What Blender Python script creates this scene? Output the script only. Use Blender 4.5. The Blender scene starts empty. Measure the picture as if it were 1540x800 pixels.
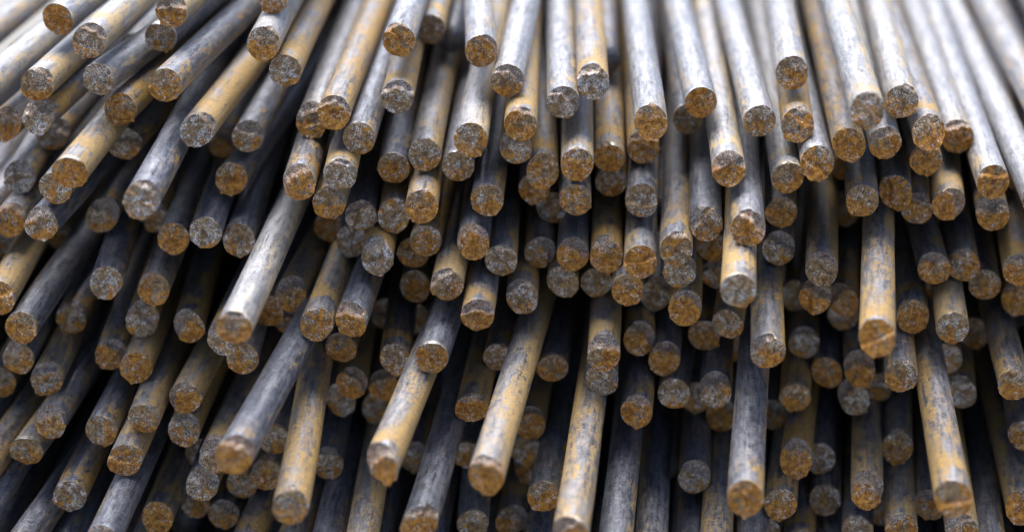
import bpy, math
import numpy as np
from mathutils import Matrix, Vector

# ------------------------------------------------------------------ camera, light, exposure
sc = bpy.context.scene
col = sc.collection
CAM_Z = 0.4293
PITCH = 20.0
cam_d = bpy.data.cameras.new('camera')
cam = bpy.data.objects.new('camera', cam_d)
col.objects.link(cam)
cam.location = (0, 0, CAM_Z)
cam.rotation_euler = (math.radians(90 - PITCH), 0, 0)
cam_d.sensor_width = 36.0
cam_d.lens = 36.0 * 3000 / 1540
cam_d.clip_start = 0.01
cam_d.clip_end = 500
cam_d.dof.use_dof = True
cam_d.dof.focus_distance = 0.703
cam_d.dof.aperture_fstop = 5.4
cam_d.dof.aperture_blades = 0
sc.camera = cam

SUN_EL, SUN_AZ = 66.0, -15.0            # behind the stack, a little to the left
world = bpy.data.worlds.new('World')
sc.world = world
world.use_nodes = True
wn = world.node_tree
bg = wn.nodes['Background']
sky = wn.nodes.new('ShaderNodeTexSky')
sky.sky_type = 'NISHITA'
sky.sun_disc = False
sky.sun_elevation = math.radians(SUN_EL)
sky.sun_rotation = math.radians(SUN_AZ)
sky.air_density = 0.8
sky.dust_density = 3.0
sky.ozone_density = 1.0
wn.links.new(sky.outputs[0], bg.inputs[0])
bg.inputs[1].default_value = 0.09
sun_d = bpy.data.lights.new('sun', 'SUN')
sun_d.energy = 2.6
sun_d.angle = math.radians(50)
sun_d.color = (1.0, 0.95, 0.88)
sun = bpy.data.objects.new('sun', sun_d)
col.objects.link(sun)
se, sa = math.radians(SUN_EL), math.radians(SUN_AZ)
to_sun = Vector((math.sin(sa) * math.cos(se), math.cos(sa) * math.cos(se), math.sin(se)))
sun.rotation_euler = (-to_sun).to_track_quat('-Z', 'Y').to_euler()
vs = sc.view_settings
vs.view_transform = 'Standard'
vs.look = 'None'
vs.exposure = 1.2
vs.gamma = 1.0
vs.use_curve_mapping = False
sc.cycles.max_bounces = 8
sc.cycles.use_denoising = True

# ------------------------------------------------------------------ materials
class NT:
    def __init__(s, name):
        s.m = bpy.data.materials.new(name)
        s.m.use_nodes = True
        s.t = s.m.node_tree
        s.b = s.t.nodes['Principled BSDF']
    def n(s, typ, **kw):
        o = s.t.nodes.new(typ)
        for k, v in kw.items():
            setattr(o, k, v)
        return o
    def set(s, sock, v):
        if hasattr(v, 'is_output') or isinstance(v, bpy.types.NodeSocket):
            s.t.links.new(v, sock)
        else:
            sock.default_value = v
    def math(s, op, a, b=None, c=None, clamp=False):
        o = s.n('ShaderNodeMath', operation=op, use_clamp=clamp)
        s.set(o.inputs[0], a)
        if b is not None: s.set(o.inputs[1], b)
        if c is not None: s.set(o.inputs[2], c)
        return o.outputs[0]
    def vmath(s, op, a, b):
        o = s.n('ShaderNodeVectorMath', operation=op)
        s.set(o.inputs[0], a); s.set(o.inputs[1], b)
        return o.outputs[0]
    def mix(s, f, a, b):
        o = s.n('ShaderNodeMix', data_type='RGBA')
        s.set(o.inputs[0], f); s.set(o.inputs[6], a); s.set(o.inputs[7], b)
        return o.outputs[2]
    def mixf(s, f, a, b):
        o = s.n('ShaderNodeMix', data_type='FLOAT')
        s.set(o.inputs[0], f); s.set(o.inputs[2], a); s.set(o.inputs[3], b)
        return o.outputs[0]
    def step(s, v, lo, hi):
        o = s.n('ShaderNodeMapRange', interpolation_type='SMOOTHSTEP')
        s.set(o.inputs[0], v); s.set(o.inputs[1], lo); s.set(o.inputs[2], hi)
        return o.outputs[0]
    def noise(s, vec, scale, detail=4.0, rough=0.55, dist=0.0):
        o = s.n('ShaderNodeTexNoise')
        s.set(o.inputs['Vector'], vec)
        o.inputs['Scale'].default_value = scale
        o.inputs['Detail'].default_value = detail
        o.inputs['Roughness'].default_value = rough
        o.inputs['Distortion'].default_value = dist
        return o.outputs[0]
    def attr(s, name):
        return s.n('ShaderNodeAttribute', attribute_type='OBJECT', attribute_name=name).outputs['Fac']
    def obj_coord(s):
        tc = s.n('ShaderNodeTexCoord')
        seed = s.attr('seed')
        cb = s.n('ShaderNodeCombineXYZ')
        s.set(cb.inputs[0], s.math('MULTIPLY', seed, 3.7))
        s.set(cb.inputs[1], s.math('MULTIPLY', seed, 9.1))
        s.set(cb.inputs[2], s.math('MULTIPLY', seed, 5.3))
        return tc.outputs['Object'], s.vmath('ADD', tc.outputs['Object'], cb.outputs[0])


def c4(r, g, b):
    return (r, g, b, 1.0)


def shaft_material():
    k = NT('weathered_steel')
    raw, p = k.obj_coord()
    dust = k.attr('dust')
    pale = k.attr('pale')
    sep = k.n('ShaderNodeSeparateXYZ'); k.set(sep.inputs[0], raw)
    along = sep.outputs[1]
    st = k.vmath('MULTIPLY', p, (1.0, 0.28, 1.0))
    st2 = k.vmath('MULTIPLY', p, (1.0, 0.16, 1.0))
    ring = k.vmath('MULTIPLY', p, (0.35, 1.5, 0.35))
    scr = k.vmath('MULTIPLY', p, (1.0, 0.06, 1.0))
    mott = k.noise(st, 620, 6, 0.74)
    grain = k.noise(p, 1500, 3, 0.6)
    patch = k.noise(st2, 260, 8, 0.74, 0.4)
    brush = k.noise(ring, 800, 5, 0.75, 0.8)
    streak = k.noise(scr, 700, 3, 0.6)
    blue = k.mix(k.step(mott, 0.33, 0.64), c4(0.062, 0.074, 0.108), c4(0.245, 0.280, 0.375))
    grey = k.mix(k.step(mott, 0.32, 0.65), c4(0.25, 0.27, 0.32), c4(0.52, 0.54, 0.59))
    steel = k.mix(pale, blue, grey)  # pale lifts the steel colour to imitate bright light on the upper rods
    steel = k.mix(k.math('MULTIPLY', k.step(brush, 0.54, 0.62), 0.45), steel, c4(0.52, 0.54, 0.60))
    steel = k.mix(k.step(k.math('ADD', k.math('MULTIPLY', grain, 0.5), k.math('MULTIPLY', streak, 0.5)), 0.40, 0.60), k.mix(0.35, steel, c4(0.03, 0.03, 0.04)), k.mix(0.18, steel, c4(0.7, 0.72, 0.76)))
    pits = k.step(k.math('ADD', k.math('MULTIPLY', streak, 0.6), k.math('MULTIPLY', grain, 0.4)), 0.40, 0.33)
    steel = k.mix(k.math('MULTIPLY', pits, 0.75), steel, c4(0.035, 0.03, 0.03))
    # ochre rust dust: broad patches broken up by brushing, plus one collar near the cut
    band = k.attr('band')
    wob = k.math('MULTIPLY_ADD', patch, 0.010, -0.005)
    aw = k.math('ADD', along, wob)
    collar = k.math('MULTIPLY', k.step(aw, k.math('SUBTRACT', band, 0.0006), band),
                    k.step(aw, k.math('ADD', band, 0.016), k.math('ADD', band, 0.002)))
    # the dust has settled along the sides of each rod, one more than the other
    side = k.math('ADD', k.math('MULTIPLY_ADD', k.math('ABSOLUTE', sep.outputs[0]), 0.8, -0.0032),
                  k.math('MULTIPLY', sep.outputs[0], k.math('MULTIPLY_ADD', k.attr('seed'), 1.2, -0.45)))
    field = k.math('ADD', k.math('MULTIPLY', patch, 0.40), k.math('MULTIPLY', brush, 0.18))
    field = k.math('ADD', field, k.math('MULTIPLY', mott, 0.20))
    field = k.math('ADD', field, k.math('MULTIPLY', grain, 0.22))
    field = k.math('ADD', field, k.math('MULTIPLY', k.math('MULTIPLY', side, k.attr('run')), 11.0))
    field = k.math('ADD', field, k.math('MULTIPLY', collar, k.math('MULTIPLY', dust, 0.13)))
    field = k.math('ADD', field, k.math('MULTIPLY', k.step(along, 0.0032, 0.0004), k.math('MULTIPLY', k.attr('run'), 0.06)))
    th = k.math('MULTIPLY_ADD', dust, -0.135, 0.572)
    dm = k.step(field, th, k.math('ADD', th, 0.035))
    ochre = k.mix(k.step(k.math('ADD', k.math('MULTIPLY', grain, 0.5), k.math('MULTIPLY', brush, 0.5)), 0.38, 0.60), c4(0.24, 0.11, 0.014), c4(0.52, 0.315, 0.045))
    paledust = c4(0.58, 0.49, 0.32)
    ochre = k.mix(k.math('MULTIPLY', pale, 0.65), ochre, paledust)  # dust on the upper rods gets the same painted-in light
    veil = k.math('MULTIPLY', k.step(field, k.math('SUBTRACT', th, 0.08), th), k.math('MULTIPLY', dust, 0.28))
    dm = k.math('MULTIPLY', dm, k.step(k.math('ADD', k.math('MULTIPLY', grain, 0.5), k.math('MULTIPLY', streak, 0.5)), 0.37, 0.47))
    dm = k.math('MAXIMUM', dm, veil)
    colr = k.mix(k.math('MULTIPLY', dm, 0.92), steel, ochre)
    # bare worn metal on the very edge of the cut
    wear = k.math('MULTIPLY', k.step(k.math('ADD', along, k.math('MULTIPLY_ADD', grain, 0.0010, -0.0005)), 0.0013, 0.0006), k.step(mott, 0.34, 0.48))
    colr = k.mix(wear, colr, c4(0.74, 0.73, 0.72))
    k.set(k.b.inputs['Base Color'], colr)
    k.set(k.b.inputs['Metallic'], k.mixf(wear, k.mixf(dm, 0.6, 0.0), 0.9))
    rgh = k.math('MULTIPLY_ADD', mott, 0.42, 0.24)
    k.set(k.b.inputs['Roughness'], k.mixf(wear, k.mixf(dm, rgh, 0.72), 0.3))
    bump = k.n('ShaderNodeBump')
    bump.inputs['Strength'].default_value = 0.8
    bump.inputs['Distance'].default_value = 0.0004
    h = k.math('ADD', k.math('MULTIPLY', brush, 0.5), k.math('MULTIPLY', grain, 0.6))
    h = k.math('SUBTRACT', h, k.math('MULTIPLY', pits, 0.6))
    k.set(bump.inputs['Height'], h)
    k.set(k.b.inputs['Normal'], bump.outputs[0])
    return k.m


def face_material():
    k = NT('sheared_rusty_end')
    raw, p = k.obj_coord()
    rust = k.attr('rust')
    p2 = k.vmath('MULTIPLY', p, (1.0, 1.0, 1.0))
    big = k.noise(p2, 150, 4, 0.6, 0.5)
    mid = k.noise(p2, 620, 3, 0.6, 0.3)
    fine = k.noise(p2, 1900, 2, 0.55, 0.6)
    crack = k.noise(p2, 330, 2, 0.5, 1.4)
    brown = k.mix(k.step(mid, 0.35, 0.66), c4(0.21, 0.13, 0.065), c4(0.42, 0.29, 0.155))
    orange = k.mix(k.step(mid, 0.35, 0.66), c4(0.30, 0.115, 0.016), c4(0.60, 0.29, 0.05))
    # the orange sits mostly low on the face, where the metal tore and water hangs
    sp = k.n('ShaderNodeSeparateXYZ'); k.set(sp.inputs[0], raw)
    low = k.math('MULTIPLY', sp.outputs[2], -16.0)
    of = k.math('ADD', k.math('ADD', k.math('MULTIPLY', big, 0.75), k.math('MULTIPLY', mid, 0.25)), low)
    om = k.step(of, k.math('MULTIPLY_ADD', rust, -0.235, 0.62), k.math('MULTIPLY_ADD', rust, -0.235, 0.68))
    base = k.mix(om, brown, orange)
    # pale broken-metal grains, fewer where the orange rust sits
    gth = k.math('MULTIPLY_ADD', om, 0.05, 0.495)
    gth = k.math('ADD', gth, k.math('MULTIPLY_ADD', rust, 0.05, -0.02))
    region = k.noise(p2, 260, 3, 0.55, 0.6)
    gth = k.math('ADD', gth, k.math('MULTIPLY', k.step(region, 0.55, 0.44), 0.13))
    gm = k.step(k.math('ADD', k.math('MULTIPLY', fine, 0.8), k.math('MULTIPLY', big, 0.2)), gth, k.math('ADD', gth, 0.03))
    grain = k.mix(k.step(mid, 0.4, 0.62), c4(0.46, 0.45, 0.45), c4(0.76, 0.76, 0.78))
    colr = k.mix(gm, base, grain)
    # the smooth sheared crescent above the torn part
    bu = k.n('ShaderNodeAttribute', attribute_type='GEOMETRY', attribute_name='burnish').outputs['Fac']
    bu = k.math('MULTIPLY', bu, k.step(mid, 0.30, 0.52))
    colr = k.mix(k.math('MULTIPLY', bu, 0.8), colr, k.mix(k.step(fine, 0.4, 0.6), c4(0.16, 0.13, 0.12), c4(0.42, 0.37, 0.34)))
    ck = k.math('SUBTRACT', 1.0, k.step(k.math('ABSOLUTE', k.math('SUBTRACT', crack, 0.5)), 0.004, 0.022))
    colr = k.mix(k.math('MULTIPLY', ck, 0.7), colr, c4(0.06, 0.032, 0.02))
    k.set(k.b.inputs['Base Color'], colr)
    k.set(k.b.inputs['Metallic'], k.math('MULTIPLY', gm, 0.3))
    k.set(k.b.inputs['Roughness'], k.mixf(gm, 0.8, 0.36))
    bump = k.n('ShaderNodeBump')
    bump.inputs['Strength'].default_value = 0.8
    bump.inputs['Distance'].default_value = 0.0005
    h = k.math('ADD', k.math('MULTIPLY', fine, 0.3), k.math('MULTIPLY', mid, 1.2))
    h = k.math('SUBTRACT', h, k.math('MULTIPLY', ck, 0.4))
    k.set(bump.inputs['Height'], h)
    k.set(k.b.inputs['Normal'], bump.outputs[0])
    return k.m


def ground_material():
    k = NT('pale_concrete')
    tc = k.n('ShaderNodeTexCoord')
    p = tc.outputs['Object']
    a = k.noise(p, 1.3, 6, 0.6)
    b = k.noise(p, 60, 4, 0.6)
    colr = k.mix(k.step(a, 0.3, 0.7), c4(0.24, 0.24, 0.235), c4(0.36, 0.36, 0.35))
    colr = k.mix(k.math('MULTIPLY', k.step(b, 0.55, 0.7), 0.4), colr, c4(0.27, 0.26, 0.25))
    k.set(k.b.inputs['Base Color'], colr)
    k.b.inputs['Roughness'].default_value = 0.85
    return k.m


M_SHAFT, M_FACE, M_GROUND = shaft_material(), face_material(), ground_material()

# ------------------------------------------------------------------ ground
def mesh_from(name, V, Fq, mats, smooth=True):
    me = bpy.data.meshes.new(name)
    me.from_pydata([tuple(v) for v in V], [], Fq)
    for m in mats: me.materials.append(m)
    if smooth: me.polygons.foreach_set('use_smooth', [True] * len(me.polygons))
    me.update()
    return me

g = bpy.data.objects.new('ground', mesh_from('ground', [(-120, -60, 0), (120, -60, 0), (120, 200, 0), (-120, 200, 0)], [(0, 1, 2, 3)], [M_GROUND], False))
g['kind'] = 'structure'
col.objects.link(g)

# ------------------------------------------------------------------ rods
R = 0.00585
SM = 0.0662
LEN = 2.3

def fbm(x, y, rng, octs, f0):
    """cheap smooth noise: sums of randomly turned sine products"""
    out = np.zeros_like(x)
    amp = 1.0
    f = f0
    for _ in range(octs):
        a, b, e, h = rng.uniform(0, 2 * np.pi, 4)
        u = x * np.cos(a) + y * np.sin(a)
        v = -x * np.sin(a) + y * np.cos(a)
        w = x * np.cos(a + 1.1) + y * np.sin(a + 1.1)
        out += amp * (np.sin(f * u + e) * np.cos(f * 0.83 * v + h) + 0.5 * np.sin(f * 1.31 * w + b))
        amp *= 0.55
        f *= 1.95
    return out

def bend(y, s, kx=0.0, kz=0.0):
    t = np.clip((y - 0.32) / 0.2, 0, None)
    hh = np.where(t < 1, 0.1 * t * t, 0.1 + 0.2 * (t - 1))
    q = np.clip(y, 0, 0.3) ** 2 / (1 + (np.clip(y, 0, 0.3) / 0.12) ** 2)
    return (SM - s[0]) * hh + kx * q, -s[1] * hh + kz * q

def end_profile(rng, seg, style):
    """rim radius, and the height of the torn end: y < 0 is towards the viewer"""
    phi = np.linspace(0, 2 * np.pi, seg, endpoint=False)
    beta = -np.pi / 2 + rng.normal(0, 0.5)                      # where the shear let go: the burr
    rim = np.ones(seg) + 0.012 * np.sin(2 * phi + rng.uniform(0, 6)) + 0.004 * np.sin(3 * phi + rng.uniform(0, 6))
    rim += 0.0035 * rng.normal(size=seg)
    fin = np.zeros(seg)
    for _ in range(rng.integers(2, 6)):
        c = beta + rng.normal(0, 0.55)
        d = np.angle(np.exp(1j * (phi - c)))
        wd = rng.uniform(0.05, 0.13)
        a = rng.uniform(0.02, 0.085)
        rim += a * np.clip(1 - np.abs(d) / (1.6 * wd), 0, 1)
        fin += a * np.exp(-(d / wd) ** 2) * rng.uniform(-0.5, 1.2)
    for _ in range(rng.integers(1, 4)):                         # chips
        c = rng.uniform(0, 2 * np.pi)
        d = np.angle(np.exp(1j * (phi - c)))
        rim -= rng.uniform(0.01, 0.04) * np.exp(-(d / rng.uniform(0.06, 0.16)) ** 2)
    if rng.random() < 0.12:                                     # one flattened side of the rim
        c = beta + rng.normal(0, 0.9)
        d = np.angle(np.exp(1j * (phi - c)))
        flat = rng.uniform(0.90, 0.97) / np.maximum(np.cos(d), 0.2)
        rim = np.where(np.abs(d) < 1.0, np.minimum(rim, flat), rim)
    return phi, beta, rim, fin

def build_rod(i, s, flags, lod):
    rng = np.random.default_rng(1000 + i * 7)
    seg = 64 if lod == 0 else 48
    phi, beta, rim, fin = end_profile(rng, seg, flags)
    nr = 17 if lod == 0 else 9
    rr = np.linspace(0, 1, nr)[1:] ** 0.9
    RR, PH = np.meshgrid(rr, phi, indexing='ij')
    rimm = 1 + (rim[None] - 1) * RR ** 3
    X = RR * rimm * np.cos(PH); Z = RR * rimm * np.sin(PH)
    up = -(X * np.cos(beta) + Z * np.sin(beta)); side = -X * np.sin(beta) + Z * np.cos(beta)
    tilt = rng.normal(0.12, 0.17)
    w0 = rng.uniform(0.2, 1.35); dep = rng.uniform(0.18, 0.55); curve = rng.uniform(-0.1, 0.55)
    wav = 0.06 * np.sin(side * 5 + rng.uniform(0, 6)) + 0.04 * np.sin(side * 11 + rng.uniform(0, 6))
    H0 = tilt * up + rng.normal(0, 0.12) * side
    edge = up + curve * side ** 2 + wav - w0
    H0 = H0 + dep * np.clip(edge / 0.09, 0, 1) + 0.25 * np.clip(edge, 0, 1) - 0.05 * np.exp(-(edge / 0.10) ** 2)
    if rng.random() < 0.5:                                      # a second tear line
        a = rng.uniform(0, np.pi); q = X * np.cos(a) + Z * np.sin(a) - rng.uniform(-0.4, 0.4) + 0.07 * np.sin(4 * (Z - X) + i)
        H0 = H0 + rng.uniform(0.08, 0.2) * np.tanh(q / 0.05) * rng.choice([-1, 1])
    H0 = H0 + 0.05 * fbm(X, Z, rng, 4, 3.0) + 0.016 * rng.normal(size=X.shape)
    H0 = H0 - fin[None] * RR ** 4
    H0 = H0 - H0.mean()
    yF = H0 * R
    cy = float(yF[0].mean())
    V = [(0.0, cy, 0.0)]
    V += list(zip((X * R).ravel(), yF.ravel(), (Z * R).ravel()))
    n = len(rr)
    Fq = []
    for k in range(seg):
        k2 = (k + 1) % seg
        Fq.append((0, 1 + k2, 1 + k))
        for r in range(n - 1):
            a, b = 1 + r * seg + k, 1 + r * seg + k2
            Fq.append((a, b, b + seg, a + seg))
    face = mesh_from('cut_face', V, Fq, [M_FACE])
    at = face.attributes.new('burnish', 'FLOAT', 'POINT')
    at.data.foreach_set('value', np.concatenate([[0.0], np.clip(edge.ravel() / 0.05 + 0.5, 0, 1)]).astype(np.float32))
    # shaft
    base = np.array([0, .00025, .0006, .0011, .0018, .0028, .0042, .006, .009, .013, .018, .025, .034, .046, .06, .08, .1, .13, .16, .2, .24, .28, .32, .36, .4, .44, .48, .52, .7, 1.0, 1.5, LEN])
    if i == BENT: kx = 0.75
    if lod: base = base[[0, 1, 3, 5, 7, 9, 11, 13, 15, 17, 19, 21, 22, 23, 24, 25, 26, 27, 28, 30, 31]]
    rim_y = yF[-1]; rim_r = rim
    upr = -(np.cos(phi - beta))                                 # +1 on the rolled-over side
    near = 'n' in flags
    kx, kz = rng.normal(0, 0.22 if near else 0.08), (0.30 if near else 0.0) + rng.normal(0, 0.05)
    roll = rng.uniform(0.02, 0.10)
    lip_y = rng.uniform(0.0022, 0.0085); lip = rng.uniform(0, 0.022) * (rng.random() < 0.55)
    VV = []
    prev = None
    for j, y in enumerate(base):
        f = math.exp(-y / 0.0012)
        yy = rim_y * math.exp(-y / 0.012) + y
        if j == 0: rad = rim_r.copy()
        else:
            rad = 1 + (rim_r - 1) * f * 0.8
            rad = rad - roll * np.clip(upr, 0, 1) * math.exp(-(y / 0.0011))
            rad = rad + lip * np.exp(-((y - lip_y) / 0.0006) ** 2)
            rad = rad + 0.006 * fbm(phi * 0 + y * 90, np.cos(phi) * 1.3 + np.sin(phi), np.random.default_rng(i), 2, 1.0)
        if prev is not None: yy = np.maximum(yy, prev + 0.00008)
        prev = yy
        bx, bz = bend(yy, s, kx, kz)
        VV += list(zip(rad * R * np.cos(phi) + bx, yy, rad * R * np.sin(phi) + bz))
    Fs = []
    m = len(base)
    for j in range(m - 1):
        for k in range(seg):
            k2 = (k + 1) % seg
            a, b = j * seg + k, j * seg + k2
            Fs.append((a, b, b + seg, a + seg))
    Fs.append(tuple(range((m - 1) * seg, m * seg)))
    shaft = mesh_from('shaft', VV, Fs, [M_SHAFT])
    return shaft, face

def rod_matrix(p, s):
    ay = Vector((s[0], 1.0, s[1])).normalized()
    ax = ay.cross(Vector((0, 0, 1))).normalized()
    az = ax.cross(ay)
    m = Matrix((ax, ay, az)).transposed().to_4x4()
    m.translation = Vector((p[0], p[1], p[2] + CAM_Z))
    return m

BENT = 120            # the one plainly bent rod
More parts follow.
